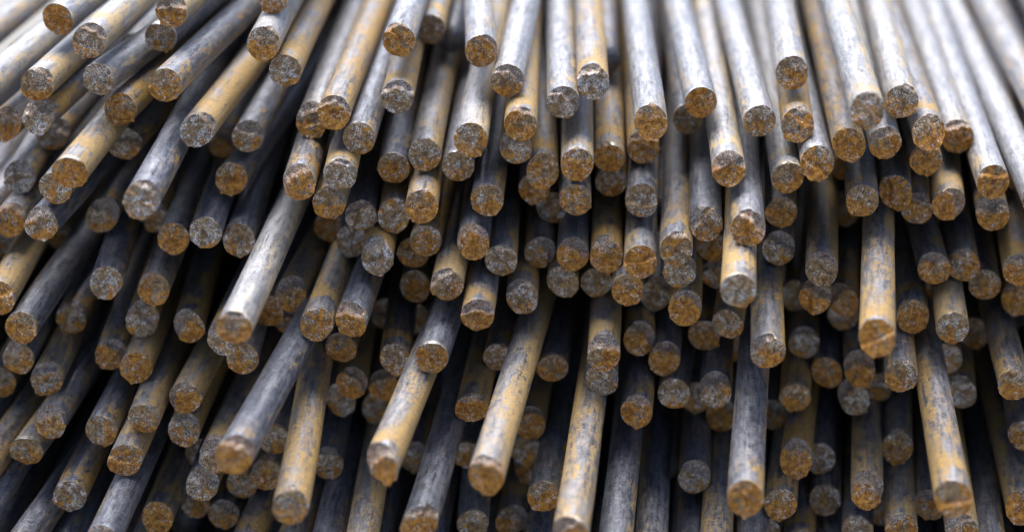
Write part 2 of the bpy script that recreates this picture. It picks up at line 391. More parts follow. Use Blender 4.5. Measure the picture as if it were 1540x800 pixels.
# x, y, z of the cut end (from the camera), slope sideways, slope upwards, look, group, label
RODS = [
(-0.16630,0.71679,-0.16484,0.1044,-0.0002,'wo','pale rod with orange end, one tenth across the picture, at the top edge'),
(-0.14752,0.68123,-0.16445,0.0679,0.0003,'wt','pale rod with brown end, one tenth across the picture, one tenth down'),
(-0.14689,0.75949,-0.18638,0.0385,0.0000,'wo','pale rod with orange end, one tenth across the picture, one tenth down'),
(-0.12914,0.71851,-0.17202,0.1179,0.0066,'bt','bluish rod with brown end, two tenths across the picture, one tenth down'),
(-0.12260,0.70625,-0.15944,0.1032,0.0014,'wo','pale rod with orange end, two tenths across the picture, at the top edge'),
(-0.16891,0.68891,-0.18213,0.0616,0.0009,'wt','pale rod with brown end, under a tenth across the picture, two tenths down'),
(-0.14732,0.68941,-0.18026,0.1531,-0.0034,'wg','pale rod with grey end, one tenth across the picture, one tenth down'),
(-0.16980,0.68958,-0.19406,0.0772,0.0006,'kg','dark rod with grey end, under a tenth across the picture, two tenths down'),
(-0.12101,0.67556,-0.17883,0.0971,-0.0041,'bo','bluish rod with orange end, two tenths across the picture, two tenths down'),
(-0.14109,0.69496,-0.19284,0.0936,0.0022,'ko','dark rod with orange end, one tenth across the picture, two tenths down'),
(-0.11056,0.67519,-0.19496,0.0690,0.0021,'yg','ochre rod with grey end, two tenths across the picture, two tenths down'),
(-0.18782,0.71178,-0.20353,0.0671,0.0000,'yo','ochre rod with orange end, under a tenth across the picture, two tenths down'),
(-0.17809,0.74457,-0.21677,0.0188,0.0001,'kt','higher dark rod with brown end, one tenth across the picture, three tenths down'),
(-0.14552,0.72031,-0.21345,0.0711,-0.0049,'kt','lower dark rod with brown end, one tenth across the picture, three tenths down'),
(-0.18495,0.71570,-0.22495,-0.0589,-0.0003,'bg','bluish rod with grey end, under a tenth across the picture, three tenths down'),
(-0.14975,0.64559,-0.20137,0.0277,-0.0056,'yo','ochre rod with orange end, one tenth across the picture, three tenths down'),
(-0.16165,0.67273,-0.21556,0.0234,0.0000,'kt','higher dark rod with brown end, one tenth across the picture, four tenths down'),
(-0.09725,0.70696,-0.20669,0.0299,0.0015,'bt','bluish rod with brown end, two tenths across the picture, three tenths down'),
(-0.08854,0.69445,-0.16859,0.0028,0.0009,'wo','pale rod with orange end, three tenths across the picture, one tenth down'),
(-0.11271,0.74850,-0.22154,0.0283,0.0001,'kt','dark rod with brown end, two tenths across the picture, three tenths down'),
(-0.10336,0.70138,-0.22102,0.0853,-0.0051,'bo','bluish rod with orange end, two tenths across the picture, three tenths down'),
(-0.12209,0.62562,-0.20460,0.0004,0.0010,'bg','bluish rod with grey end, one tenth across the picture, four tenths down'),
(-0.15441,0.71320,-0.23948,-0.0091,-0.0020,'kt','lower dark rod with brown end, one tenth across the picture, four tenths down'),
(-0.13632,0.71975,-0.24261,-0.0227,-0.0007,'kt','dark rod with brown end, two tenths across the picture, four tenths down'),
(-0.18617,0.69995,-0.23694,0.0323,0.0000,'ko','dark rod with orange end, under a tenth across the picture, four tenths down'),
(-0.16703,0.67002,-0.22813,0.0896,0.0031,'kt','dark rod with brown end, under a tenth across the picture, four tenths down'),
(-0.18421,0.76911,-0.26777,0.0167,0.0022,'ko','dark rod with orange end, one tenth across the picture, four tenths down'),
(-0.19988,0.74615,-0.26238,-0.0070,-0.0020,'kt','dark rod with brown end, under a tenth across the picture, five tenths down'),
(-0.12389,0.68900,-0.24013,-0.0232,0.0008,'ko','dark rod with orange end, two tenths across the picture, four tenths down'),
(-0.10996,0.67682,-0.23363,-0.0360,0.0014,'bg','bluish rod with grey end, two tenths across the picture, four tenths down'),
(-0.09974,0.68734,-0.24010,-0.0087,0.0000,'bt','bluish rod with brown end at twelve oclock from the long pale jutting rod'),
(-0.14699,0.67725,-0.25285,-0.0773,0.0026,'bg','bluish rod with grey end, one tenth across the picture, five tenths down'),
(-0.13080,0.68120,-0.25697,-0.0262,0.0000,'ko','dark rod with orange end, two tenths across the picture, five tenths down'),
(-0.18342,0.66602,-0.25474,-0.0330,0.0028,'yo','ochre rod with orange end, under a tenth across the picture, six tenths down'),
(-0.17519,0.66129,-0.26414,0.0212,0.0001,'bo','bluish rod with orange end, under a tenth across the picture, six tenths down'),
(-0.18213,0.68012,-0.28390,-0.0186,0.0069,'kt','dark rod with brown end, under a tenth across the picture, seven tenths down'),
(-0.17041,0.67253,-0.28895,-0.0297,-0.0050,'yt','ochre rod with brown end, under a tenth across the picture, seven tenths down'),
(-0.16735,0.70415,-0.27791,-0.0331,-0.0013,'kt','higher dark rod with brown end, one tenth across the picture, six tenths down'),
(-0.13678,0.68668,-0.27099,-0.0548,0.0002,'kt','lower dark rod with brown end, one tenth across the picture, six tenths down'),
(-0.14845,0.68271,-0.28359,-0.0491,0.0000,'ko','dark rod with orange end, one tenth across the picture, seven tenths down'),
(-0.13674,0.66963,-0.28294,-0.0042,0.0004,'yo','ochre rod with orange end, one tenth across the picture, seven tenths down'),
(-0.11895,0.68242,-0.27204,-0.0523,0.0018,'kt','dark rod with brown end at nine oclock from the long pale jutting rod'),
(-0.08967,0.59800,-0.23904,0.0539,0.0032,'nwo','long pale rod with an orange end jutting far out of the dark middle'),
(-0.10335,0.66246,-0.26823,0.0367,0.0026,'kg','dark rod with grey end at eight oclock from the long pale jutting rod'),
(-0.09800,0.67064,-0.28013,-0.0231,0.0027,'kt','dark rod with brown end at six oclock from the long pale jutting rod'),
(-0.11776,0.65844,-0.29023,0.0603,-0.0050,'yo','ochre rod with orange end at eleven oclock from the blurred jutting bluish rod'),
(-0.13135,0.64982,-0.29444,-0.0057,0.0021,'yt','ochre rod with brown end, one tenth across the picture, eight tenths down'),
(-0.11853,0.65752,-0.30227,0.0322,-0.0001,'yt','ochre rod with brown end at ten oclock from the blurred jutting bluish rod'),
(-0.16706,0.65856,-0.29989,0.0418,0.0029,'bo','bluish rod with orange end, under a tenth across the picture, eight tenths down'),
(-0.17630,0.65776,-0.31090,0.0824,-0.0014,'yt','ochre rod with brown end, under a tenth across the picture, eight tenths down'),
(-0.14856,0.65702,-0.30254,0.0191,0.0004,'kt','dark rod with brown end, one tenth across the picture, eight tenths down'),
(-0.13687,0.63944,-0.30580,0.0197,-0.0011,'yo','ochre rod with orange end, one tenth across the picture, nine tenths down'),
(-0.15896,0.64559,-0.32295,0.0018,-0.0007,'kg','dark rod with grey end, one tenth across the picture, nine tenths down'),
(-0.12965,0.65376,-0.33582,0.0162,-0.0027,'yo','ochre rod with orange end, two tenths across the picture, at the bottom edge'),
(-0.08732,0.56964,-0.27083,0.1164,0.0044,'nbo','jutting blue grey rod straight below the long pale jutting rod'),
(-0.10618,0.64670,-0.30775,0.0650,0.0142,'yt','ochre rod with brown end at nine oclock from the blurred jutting bluish rod'),
(-0.11955,0.69302,-0.32855,0.0116,0.0022,'kt','dark rod with brown end at nine oclock from the blurred jutting bluish rod'),
(-0.11175,0.64937,-0.32025,0.0156,0.0014,'kt','dark rod with brown end at eight oclock from the blurred jutting bluish rod'),
(-0.12070,0.68400,-0.34504,0.0164,-0.0003,'kt','dark rod with brown end at seven oclock from the blurred jutting bluish rod'),
(-0.10144,0.67650,-0.33326,-0.0130,-0.0029,'kt','dark rod with brown end at five oclock from the blurred jutting bluish rod'),
(-0.09133,0.67038,-0.32669,-0.0174,0.0023,'ko','dark rod with orange end at four oclock from the blurred jutting bluish rod'),
(-0.10858,0.67324,-0.34463,0.0307,-0.0062,'kt','dark rod with brown end at six oclock from the blurred jutting bluish rod'),
(-0.16740,0.70920,-0.35665,-0.0348,-0.0017,'kt','dark rod with brown end, one tenth across the picture, nine tenths down'),
(-0.17524,0.61476,-0.33425,0.1004,-0.0041,'b-','bluish rod shaft running out of the bottom edge, at the very corner'),
(-0.17653,0.64072,-0.34527,0.0138,0.0014,'y-','ochre rod shaft running out of the bottom edge, at the very corner'),
(-0.13838,0.59697,-0.31765,0.0269,-0.0017,'b-','bluish rod shaft running out of the bottom edge, one tenth across'),
(-0.09734,0.63740,-0.34265,0.0804,0.0029,'y-','ochre rod shaft running out of the bottom edge, two tenths across'),
(-0.19152,0.65072,-0.31730,0.0473,0.0000,'y-','ochre rod shaft running off the side edge where rods slant most, nine tenths down'),
(-0.19514,0.69928,-0.30171,-0.0121,0.0000,'ko','dark rod with orange end, under a tenth across the picture, seven tenths down'),
(-0.18941,0.68399,-0.18460,0.0595,0.0000,'w-','lower pale rod shaft running off the side edge where rods slant most, two tenths down'),
(-0.08747,0.71654,-0.15662,0.0678,0.0000,'wo','pale rod with orange end, three tenths across the picture, at the top edge'),
(-0.08177,0.70009,-0.18004,0.0050,0.0000,'yg','ochre rod with grey end, three tenths across the picture, one tenth down'),
(-0.04065,0.70169,-0.16912,0.0322,0.0008,'wo','pale rod with orange end, four tenths across the picture, one tenth down'),
(-0.03195,0.76476,-0.17982,0.0234,-0.0003,'yt','ochre rod with brown end, four tenths across the picture, one tenth down'),
(-0.01103,0.70281,-0.17334,-0.0227,0.0001,'wo','pale rod with orange end, five tenths across the picture, one tenth down'),
(-0.00168,0.69097,-0.18129,0.0559,0.0015,'wo','pale rod with orange end, five tenths across the picture, two tenths down'),
(-0.04104,0.69231,-0.18789,0.0061,-0.0006,'yg','ochre rod with grey end, four tenths across the picture, two tenths down'),
(-0.07283,0.70217,-0.19917,0.0156,0.0037,'wt','pale rod with brown end, three tenths across the picture, two tenths down'),
(-0.06291,0.68003,-0.19005,0.0245,0.0009,'yo','ochre rod with orange end, three tenths across the picture, two tenths down'),
(-0.05413,0.67904,-0.19906,0.0199,-0.0004,'bt','top bluish rod with brown end, four tenths across the picture, three tenths down'),
(-0.03144,0.69029,-0.20859,0.0153,0.0000,'yt','ochre rod with brown end, four tenths across the picture, three tenths down'),
(-0.04320,0.69630,-0.21547,-0.0142,0.0000,'bt','lowest bluish rod with brown end, four tenths across the picture, three tenths down'),
(-0.01431,0.66555,-0.19558,0.0304,0.0000,'wo','pale rod with orange end, five tenths across the picture, three tenths down'),
(-0.01944,0.68889,-0.21243,0.0267,0.0000,'bt','middle bluish rod with brown end, four tenths across the picture, three tenths down'),
(0.00300,0.67400,-0.19278,0.0269,-0.0014,'yo','ochre rod with orange end, five tenths across the picture, two tenths down'),
(0.00136,0.69568,-0.20734,0.0234,0.0041,'kt','dark rod with brown end, five tenths across the picture, three tenths down'),
(-0.07440,0.66477,-0.21103,-0.0126,0.0013,'ko','dark rod with orange end, three tenths across the picture, three tenths down'),
(-0.06027,0.66710,-0.20893,-0.0168,-0.0024,'yg','ochre rod with grey end, three tenths across the picture, three tenths down'),
(-0.06517,0.67550,-0.22207,0.0148,0.0036,'yo','ochre rod with orange end, three tenths across the picture, four tenths down'),
(-0.05520,0.69197,-0.23246,-0.0137,-0.0013,'bg','bluish rod with grey end, four tenths across the picture, four tenths down'),
(-0.04292,0.68883,-0.23131,-0.0157,0.0029,'yt','ochre rod with brown end, four tenths across the picture, four tenths down'),
(-0.03200,0.67047,-0.22175,0.0128,0.0000,'yo','ochre rod with orange end, four tenths across the picture, four tenths down'),
(-0.03137,0.68386,-0.23911,0.0478,0.0001,'yo','higher ochre rod with orange end, four tenths across the picture, five tenths down'),
(-0.00890,0.67726,-0.22142,0.0329,0.0030,'bo','bluish rod with orange end, five tenths across the picture, four tenths down'),
(-0.01387,0.67333,-0.23615,0.0312,0.0026,'bo','bluish rod with orange end, five tenths across the picture, five tenths down'),
(-0.00396,0.67621,-0.24399,0.0292,0.0034,'kt','lower dark rod with brown end, five tenths across the picture, five tenths down'),
(-0.04836,0.67431,-0.24237,-0.0059,0.0007,'yg','ochre rod with grey end, four tenths across the picture, five tenths down'),
(-0.07076,0.73022,-0.24992,-0.0181,-0.0009,'kt','dark rod with brown end, three tenths across the picture, four tenths down'),
(-0.05994,0.70516,-0.24643,-0.0051,0.0005,'kt','dark rod with brown end, three tenths across the picture, five tenths down'),
(-0.03676,0.69927,-0.24935,0.0172,0.0063,'kt','dark rod with brown end, four tenths across the picture, five tenths down'),
(-0.03654,0.70454,-0.26444,0.0256,-0.0004,'ko','dark rod with orange end, four tenths across the picture, five tenths down'),
(-0.02306,0.66091,-0.24806,0.0440,0.0000,'yo','lower ochre rod with orange end, four tenths across the picture, five tenths down'),
(-0.08167,0.68827,-0.26178,0.0744,-0.0075,'yo','ochre rod with orange end at two oclock from the long pale jutting rod'),
(-0.06862,0.65174,-0.25916,0.0554,0.0060,'yo','ochre rod with orange end at three oclock from the long pale jutting rod'),
(-0.05641,0.65093,-0.25726,0.0541,0.0002,'bo','bluish rod with orange end, three tenths across the picture, six tenths down'),
(-0.09118,0.69514,-0.27095,0.0548,0.0023,'ko','dark rod with orange end at two oclock from the long pale jutting rod'),
(-0.08627,0.71572,-0.28266,0.0239,0.0010,'kt','closer dark rod with brown end at three oclock from the long pale jutting rod'),
(-0.08131,0.73270,-0.29919,0.0316,-0.0072,'kt','further dark rod with brown end at three oclock from the long pale jutting rod'),
(-0.06335,0.68449,-0.28153,0.0168,0.0011,'ko','dark rod with orange end, three tenths across the picture, seven tenths down'),
(-0.05062,0.74099,-0.28970,-0.0062,-0.0052,'kg','dark rod with grey end, four tenths across the picture, six tenths down'),
(-0.03825,0.73881,-0.29111,0.0063,-0.0003,'kt','dark rod with brown end, four tenths across the picture, six tenths down'),
(-0.04245,0.67068,-0.28017,-0.0104,-0.0023,'kt','dark rod with brown end, four tenths across the picture, seven tenths down'),
(-0.02775,0.63884,-0.26610,0.0977,-0.0022,'bo','bluish rod with orange end, four tenths across the picture, seven tenths down'),
(-0.01211,0.65128,-0.25557,0.0418,0.0036,'yo','ochre rod with orange end, five tenths across the picture, six tenths down'),
(-0.00486,0.68468,-0.28535,0.0809,-0.0041,'kt','dark rod with brown end, five tenths across the picture, seven tenths down'),
(-0.06014,0.68849,-0.29752,-0.0002,-0.0068,'yo','ochre rod with orange end at eleven oclock from the bent jutting ochre rod'),
(-0.06564,0.69910,-0.30897,0.0030,-0.0053,'kt','dark rod with brown end at eleven oclock from the bent jutting ochre rod'),
(-0.04900,0.70117,-0.30423,-0.0015,-0.0015,'ko','dark rod with orange end at twelve oclock from the bent jutting ochre rod'),
(-0.05261,0.71157,-0.31765,-0.0062,0.0002,'kt','dark rod with brown end at twelve oclock from the bent jutting ochre rod'),
(-0.01463,0.65936,-0.29485,0.0758,0.0024,'yo','ochre rod with orange end at twelve oclock from the straight jutting ochre rod'),
(-0.04172,0.57761,-0.27754,0.1294,-0.0035,'nyo','bent dusty ochre rod jutting out over a black gap'),
(-0.07089,0.57416,-0.29084,0.0002,0.0037,'nyo','jutting dusty ochre rod whose end hangs just above the bottom edge'),
(-0.00819,0.57149,-0.27884,0.1147,0.0020,'nyo','straight dusty ochre rod jutting out beside the bent jutting one'),
(-0.03051,0.58923,-0.30490,0.1061,-0.0044,'nbo','jutting blue grey rod touching the bottom edge below the bent rod'),
(-0.03730,0.69974,-0.33380,0.0309,0.0000,'kt','dark rod with brown end at three oclock from the bent jutting ochre rod'),
(-0.01437,0.65509,-0.33900,0.0222,-0.0019,'bt','bluish rod with brown end at seven oclock from the straight jutting ochre rod'),
(-0.06907,0.67681,-0.32543,0.0058,0.0001,'kt','dark rod with brown end at nine oclock from the bent jutting ochre rod'),
(-0.01672,0.68892,-0.32737,0.0553,0.0013,'ko','dark rod with orange end at eleven oclock from the straight jutting ochre rod'),
(-0.08893,0.67760,-0.31515,0.0036,-0.0035,'kt','dark rod with brown end at two oclock from the blurred jutting bluish rod'),
(-0.08113,0.64185,-0.34430,0.0633,-0.0103,'b-','lower bluish rod shaft running out of the bottom edge, three tenths across'),
(-0.06652,0.63018,-0.33678,0.0291,0.0013,'b-','higher bluish rod shaft running out of the bottom edge, three tenths across'),
(-0.05288,0.61516,-0.32976,0.0157,0.0022,'y-','ochre rod shaft running out of the bottom edge, four tenths across'),
(-0.00018,0.67604,-0.34863,0.0787,-0.0009,'kt','dark rod with brown end at five oclock from the straight jutting ochre rod'),
(0.01828,0.68962,-0.18909,0.0144,-0.0011,'wg','pale rod with grey end, five tenths across the picture, two tenths down'),
(0.02928,0.69921,-0.18400,0.0203,0.0000,'yg','ochre rod with grey end, six tenths across the picture, two tenths down'),
(0.04823,0.66760,-0.18994,0.0366,0.0000,'wo','pale rod with orange end, six tenths across the picture, two tenths down'),
(0.06816,0.69677,-0.19078,0.0278,0.0000,'wo','pale rod with orange end, seven tenths across the picture, two tenths down'),
(0.06716,0.73369,-0.20717,0.0447,0.0000,'kt','dark rod with brown end, seven tenths across the picture, two tenths down'),
(0.02306,0.67554,-0.20782,0.0358,0.0000,'wo','pale rod with orange end, six tenths across the picture, three tenths down'),
(0.03564,0.70183,-0.21330,0.0455,0.0002,'vo','lower ochre rod with orange end, six tenths across the picture, three tenths down'),
(0.04855,0.70921,-0.21174,0.0429,0.0002,'yo','higher ochre rod with orange end, six tenths across the picture, three tenths down'),
(0.07523,0.66208,-0.20512,0.0605,0.0000,'wo','pale rod with orange end, seven tenths across the picture, three tenths down'),
(0.08753,0.68086,-0.19323,0.0432,0.0000,'wt','pale rod with brown end, seven tenths across the picture, two tenths down'),
(0.01117,0.69168,-0.21517,0.0159,-0.0003,'vo','ochre rod with orange end, five tenths across the picture, three tenths down'),
(0.00823,0.70626,-0.22659,0.0105,-0.0006,'ko','dark rod with orange end, five tenths across the picture, four tenths down'),
(0.01490,0.71458,-0.23642,0.0192,0.0023,'kt','dark rod with brown end, five tenths across the picture, four tenths down'),
(0.02280,0.68471,-0.22393,0.0298,0.0000,'bo','bluish rod with orange end, six tenths across the picture, four tenths down'),
(0.03698,0.71087,-0.22523,0.0467,-0.0002,'kt','dark rod with brown end, six tenths across the picture, three tenths down'),
(0.04683,0.68677,-0.22459,0.0776,0.0001,'bg','bluish rod with grey end, six tenths across the picture, four tenths down'),
(0.02200,0.68310,-0.24442,0.0469,-0.0009,'bo','bluish rod with orange end, six tenths across the picture, five tenths down'),
(0.01036,0.69486,-0.24767,0.0311,-0.0011,'kt','higher dark rod with brown end, five tenths across the picture, five tenths down'),
(0.03405,0.67829,-0.24323,0.0621,0.0001,'yo','higher ochre rod with orange end, six tenths across the picture, five tenths down'),
(0.04541,0.66380,-0.24010,0.0664,0.0000,'yo','lower ochre rod with orange end, six tenths across the picture, five tenths down'),
(0.05753,0.65872,-0.23374,0.0827,0.0003,'yo','ochre rod with orange end at ten oclock from the jutting rod with grey end'),
(0.06836,0.66694,-0.22698,0.0814,0.0011,'bt','bluish rod with brown end at eleven oclock from the jutting rod with grey end'),
(0.07992,0.63885,-0.21917,0.0885,0.0013,'bo','bluish rod with orange end at twelve oclock from the jutting rod with grey end'),
(0.07468,0.70393,-0.24831,0.0885,0.0058,'ko','dark rod with orange end at eleven oclock from the jutting rod with grey end'),
(0.00367,0.67477,-0.25780,0.0293,-0.0010,'yt','ochre rod with brown end, five tenths across the picture, six tenths down'),
(0.01864,0.68624,-0.25586,0.0363,-0.0003,'kt','dark rod with brown end at eleven oclock from the twin stacked ends'),
(0.03151,0.69834,-0.26064,0.0519,0.0003,'kt','dark rod with brown end at twelve oclock from the twin stacked ends'),
(0.04142,0.66713,-0.25198,0.0670,-0.0002,'ko','dark rod with orange end at one oclock from the twin stacked ends'),
(0.05448,0.70591,-0.26826,0.0802,0.0003,'kg','dark rod with grey end at one oclock from the twin stacked ends'),
(0.05993,0.66882,-0.24559,0.0877,0.0007,'kt','further dark rod with brown end at ten oclock from the jutting rod with grey end'),
(0.07750,0.70706,-0.26076,0.1057,-0.0027,'kt','closer dark rod with brown end at ten oclock from the jutting rod with grey end'),
(0.07411,0.61139,-0.23098,0.1233,-0.0004,'nyg','jutting dusty ochre rod with a grey speckled end'),
(0.06160,0.66168,-0.25687,0.1048,-0.0034,'yo','ochre rod with orange end at eight oclock from the jutting rod with grey end'),
(0.07910,0.68012,-0.26995,0.1653,0.0114,'yt','ochre rod with brown end at seven oclock from the jutting rod with grey end'),
(0.07231,0.69685,-0.28152,0.1036,0.0001,'ko','dark rod with orange end at seven oclock from the jutting rod with grey end'),
(0.08856,0.73590,-0.30236,0.1184,-0.0010,'kt','dark rod with brown end at six oclock from the jutting rod with grey end'),
(0.03266,0.65601,-0.27203,0.0569,0.0002,'yo','upper one of the twin ends stacked tightly at the middle'),
(0.03233,0.66091,-0.28401,0.0561,0.0002,'kg','lower one of the twin ends stacked tightly at the middle'),
(0.04716,0.68602,-0.27861,0.0729,-0.0005,'ko','dark rod with orange end at two oclock from the twin stacked ends'),
(0.05647,0.68240,-0.28520,0.1123,-0.0001,'ko','dark rod with orange end at three oclock from the twin stacked ends'),
(0.05977,0.67686,-0.29642,0.1327,-0.0002,'kg','dark rod with grey end at four oclock from the twin stacked ends'),
(0.07432,0.66954,-0.29222,0.1229,0.0019,'kt','higher dark rod with brown end, seven tenths across the picture, seven tenths down'),
(0.01510,0.68463,-0.28979,0.0741,-0.0014,'ko','dark rod with orange end at eight oclock from the twin stacked ends'),
(0.04493,0.65876,-0.29598,0.0962,0.0002,'bo','bluish rod with orange end at five oclock from the twin stacked ends'),
(0.00681,0.68845,-0.31420,0.0820,0.0002,'yo','ochre rod with orange end at one oclock from the straight jutting ochre rod'),
(0.01128,0.64818,-0.32429,0.1187,0.0000,'bo','bluish rod with orange end at eleven oclock from the rod cut by the bottom edge'),
(0.00480,0.69370,-0.32590,0.0657,0.0025,'kt','dark rod with brown end at two oclock from the straight jutting ochre rod'),
(0.00633,0.70044,-0.33771,0.0704,0.0024,'kt','dark rod with brown end at three oclock from the straight jutting ochre rod'),
(0.00642,0.71366,-0.35997,0.0720,-0.0032,'kt','dark rod with brown end at four oclock from the straight jutting ochre rod'),
(0.01848,0.56368,-0.29529,0.1094,-0.0040,'nyo','jutting dusty ochre rod with its end cut by the bottom edge'),
(0.03347,0.58773,-0.31655,0.1065,0.0000,'b-','higher bluish rod shaft running out of the bottom edge, six tenths across'),
(0.04800,0.61599,-0.33176,0.0903,0.0000,'b-','lower bluish rod shaft running out of the bottom edge, six tenths across'),
(0.06741,0.66656,-0.32573,0.1081,-0.0009,'kt','dark rod with brown end at ten oclock from the lone jutting bluish rod'),
(0.07455,0.57339,-0.28758,0.1257,0.0000,'nbo','jutting blue grey rod standing apart near the bottom edge'),
(0.07126,0.62310,-0.33396,0.1320,0.0029,'y-','ochre rod shaft running out of the bottom edge, seven tenths across'),
(0.06480,0.64112,-0.34368,0.1012,0.0000,'b-','higher bluish rod shaft running out of the bottom edge, seven tenths across'),
(0.08503,0.62655,-0.33795,0.1244,-0.0010,'b-','lower bluish rod shaft running out of the bottom edge, seven tenths across'),
(0.08097,0.70551,-0.31835,0.1201,-0.0001,'ko','dark rod with orange end at eleven oclock from the lone jutting bluish rod'),
(0.07123,0.70892,-0.31223,0.1077,0.0001,'kt','lower dark rod with brown end, seven tenths across the picture, seven tenths down'),
(0.10104,0.70038,-0.18085,0.0830,0.0000,'wo','pale rod with orange end, eight tenths across the picture, one tenth down'),
(0.10208,0.68674,-0.19650,0.0947,0.0029,'yt','ochre rod with brown end, eight tenths across the picture, two tenths down'),
(0.09781,0.67625,-0.21282,0.0769,-0.0000,'wo','lower pale rod with orange end, eight tenths across the picture, three tenths down'),
(0.10773,0.67361,-0.20657,0.0825,-0.0024,'wo','higher pale rod with orange end, eight tenths across the picture, three tenths down'),
(0.11929,0.67796,-0.20119,0.0930,0.0000,'yo','ochre rod with orange end, eight tenths across the picture, three tenths down'),
(0.11780,0.63826,-0.17771,0.0853,0.0000,'wt','pale rod with brown end, eight tenths across the picture, two tenths down'),
(0.13788,0.68319,-0.18681,0.1126,0.0000,'wt','pale rod with brown end, nine tenths across the picture, two tenths down'),
(0.13200,0.67812,-0.20074,0.1048,0.0000,'wo','lower pale rod with orange end, nine tenths across the picture, three tenths down'),
(0.14753,0.67941,-0.19721,0.1056,0.0000,'yo','ochre rod with orange end, nine tenths across the picture, two tenths down'),
(0.16579,0.71402,-0.20898,0.1205,0.0007,'wo','higher pale rod with orange end, nine tenths across the picture, three tenths down'),
(0.17158,0.67900,-0.21536,0.1223,0.0003,'wo','pale rod with orange end, over nine tenths across the picture, three tenths down'),
(0.18434,0.66380,-0.21686,0.1133,-0.0005,'w-','pale rod shaft running off the side edge where rods stand steeper, three tenths down'),
(0.19615,0.66097,-0.20816,0.1064,0.0000,'w-','pale rod shaft running off the side edge where rods stand steeper, one tenth down'),
(0.21462,0.66240,-0.20426,0.1209,0.0000,'w-','pale rod shaft running off the side edge where rods stand steeper, at the top corner'),
(0.15057,0.69532,-0.21211,0.1259,0.0008,'ko','dark rod with orange end, nine tenths across the picture, three tenths down'),
(0.19631,0.74020,-0.23149,0.1650,-0.0001,'kt','dark rod with brown end, over nine tenths across the picture, three tenths down'),
(0.13178,0.75716,-0.23248,0.1048,0.0000,'kt','dark rod with brown end, eight tenths across the picture, three tenths down'),
(0.12500,0.67625,-0.22153,0.1384,0.0016,'ko','dark rod with orange end, eight tenths across the picture, four tenths down'),
(0.13956,0.69107,-0.22303,0.1589,-0.0028,'bo','bluish rod with orange end, nine tenths across the picture, four tenths down'),
(0.14954,0.70030,-0.23261,0.1702,0.0016,'yt','ochre rod with brown end, nine tenths across the picture, four tenths down'),
(0.15855,0.68793,-0.22681,0.1783,-0.0018,'yo','ochre rod with orange end, nine tenths across the picture, four tenths down'),
(0.17472,0.68790,-0.23030,0.1687,0.0002,'ko','dark rod with orange end, over nine tenths across the picture, four tenths down'),
(0.13389,0.76217,-0.25323,0.1430,-0.0008,'kt','dark rod with brown end, eight tenths across the picture, four tenths down'),
(0.09896,0.69564,-0.23234,0.1132,-0.0008,'ko','dark rod with orange end at one oclock from the jutting rod with grey end'),
(0.09776,0.68941,-0.24430,0.1490,-0.0004,'bt','bluish rod with brown end at one oclock from the jutting rod with grey end'),
(0.11070,0.66950,-0.24514,0.1498,0.0024,'yg','ochre rod with grey end at three oclock from the jutting rod with grey end'),
(0.15460,0.68594,-0.25083,0.1074,-0.0045,'ko','dark rod with orange end at one oclock from the upright rod between black gaps'),
(0.16714,0.69401,-0.25234,0.1524,0.0000,'ko','dark rod with orange end, nine tenths across the picture, five tenths down'),
(0.17757,0.70164,-0.26282,0.1734,0.0000,'ko','dark rod with orange end, over nine tenths across the picture, five tenths down'),
(0.18312,0.67592,-0.24806,0.1782,0.0000,'yo','ochre rod with orange end, over nine tenths across the picture, five tenths down'),
(0.10295,0.74323,-0.27469,0.1287,-0.0112,'kt','dark rod with brown end at two oclock from the jutting rod with grey end'),
(0.11101,0.68270,-0.26098,0.1529,-0.0023,'ko','dark rod with orange end at ten oclock from the upright rod between black gaps'),
(0.12542,0.70547,-0.27065,0.1686,0.0010,'ko','dark rod with orange end at eleven oclock from the upright rod between black gaps'),
(0.11191,0.73693,-0.28065,0.1457,0.0023,'kt','dark rod with brown end at three oclock from the jutting rod with grey end'),
(0.16434,0.73507,-0.27549,0.1601,-0.0009,'kt','dark rod with brown end at one oclock from the upright rod between black gaps'),
(0.18980,0.69977,-0.26798,0.1878,0.0000,'ko','dark rod with orange end, over nine tenths across the picture, six tenths down'),
(0.11747,0.59545,-0.24125,0.1838,0.0035,'nyo','upright dusty ochre rod jutting out between two black gaps'),
(0.14684,0.68064,-0.26740,0.1604,0.0002,'ko','dark rod with orange end at two oclock from the upright rod between black gaps'),
(0.15746,0.66231,-0.26465,0.1529,0.0034,'yt','ochre rod with brown end at three oclock from the upright rod between black gaps'),
(0.18203,0.72956,-0.29362,0.1788,0.0003,'kt','dark rod with brown end, over nine tenths across the picture, six tenths down'),
(0.11289,0.71404,-0.29169,0.1387,-0.0012,'kt','dark rod with brown end at nine oclock from the upright rod between black gaps'),
(0.12044,0.70336,-0.29933,0.1501,0.0007,'ko','dark rod with orange end at eight oclock from the upright rod between black gaps'),
(0.13048,0.69100,-0.29282,0.1451,-0.0024,'ko','dark rod with orange end at seven oclock from the upright rod between black gaps'),
(0.13847,0.65320,-0.27958,0.1512,0.0077,'kt','dark rod with brown end at five oclock from the upright rod between black gaps'),
(0.16614,0.70446,-0.29396,0.1692,-0.0001,'kt','dark rod with brown end at four oclock from the upright rod between black gaps'),
(0.17048,0.69581,-0.30421,0.1826,-0.0018,'kg','dark rod with grey end, nine tenths across the picture, seven tenths down'),
(0.17917,0.65353,-0.28285,0.1381,0.0049,'ko','dark rod with orange end, over nine tenths across the picture, seven tenths down'),
(0.10657,0.68874,-0.30333,0.1531,-0.0029,'yo','ochre rod with orange end, eight tenths across the picture, seven tenths down'),
(0.08654,0.62367,-0.25813,0.1136,0.0098,'yo','ochre rod with orange end at five oclock from the jutting rod with grey end'),
(0.12945,0.69384,-0.30549,0.1521,0.0002,'kg','dark rod with grey end at seven oclock from the upright rod between black gaps'),
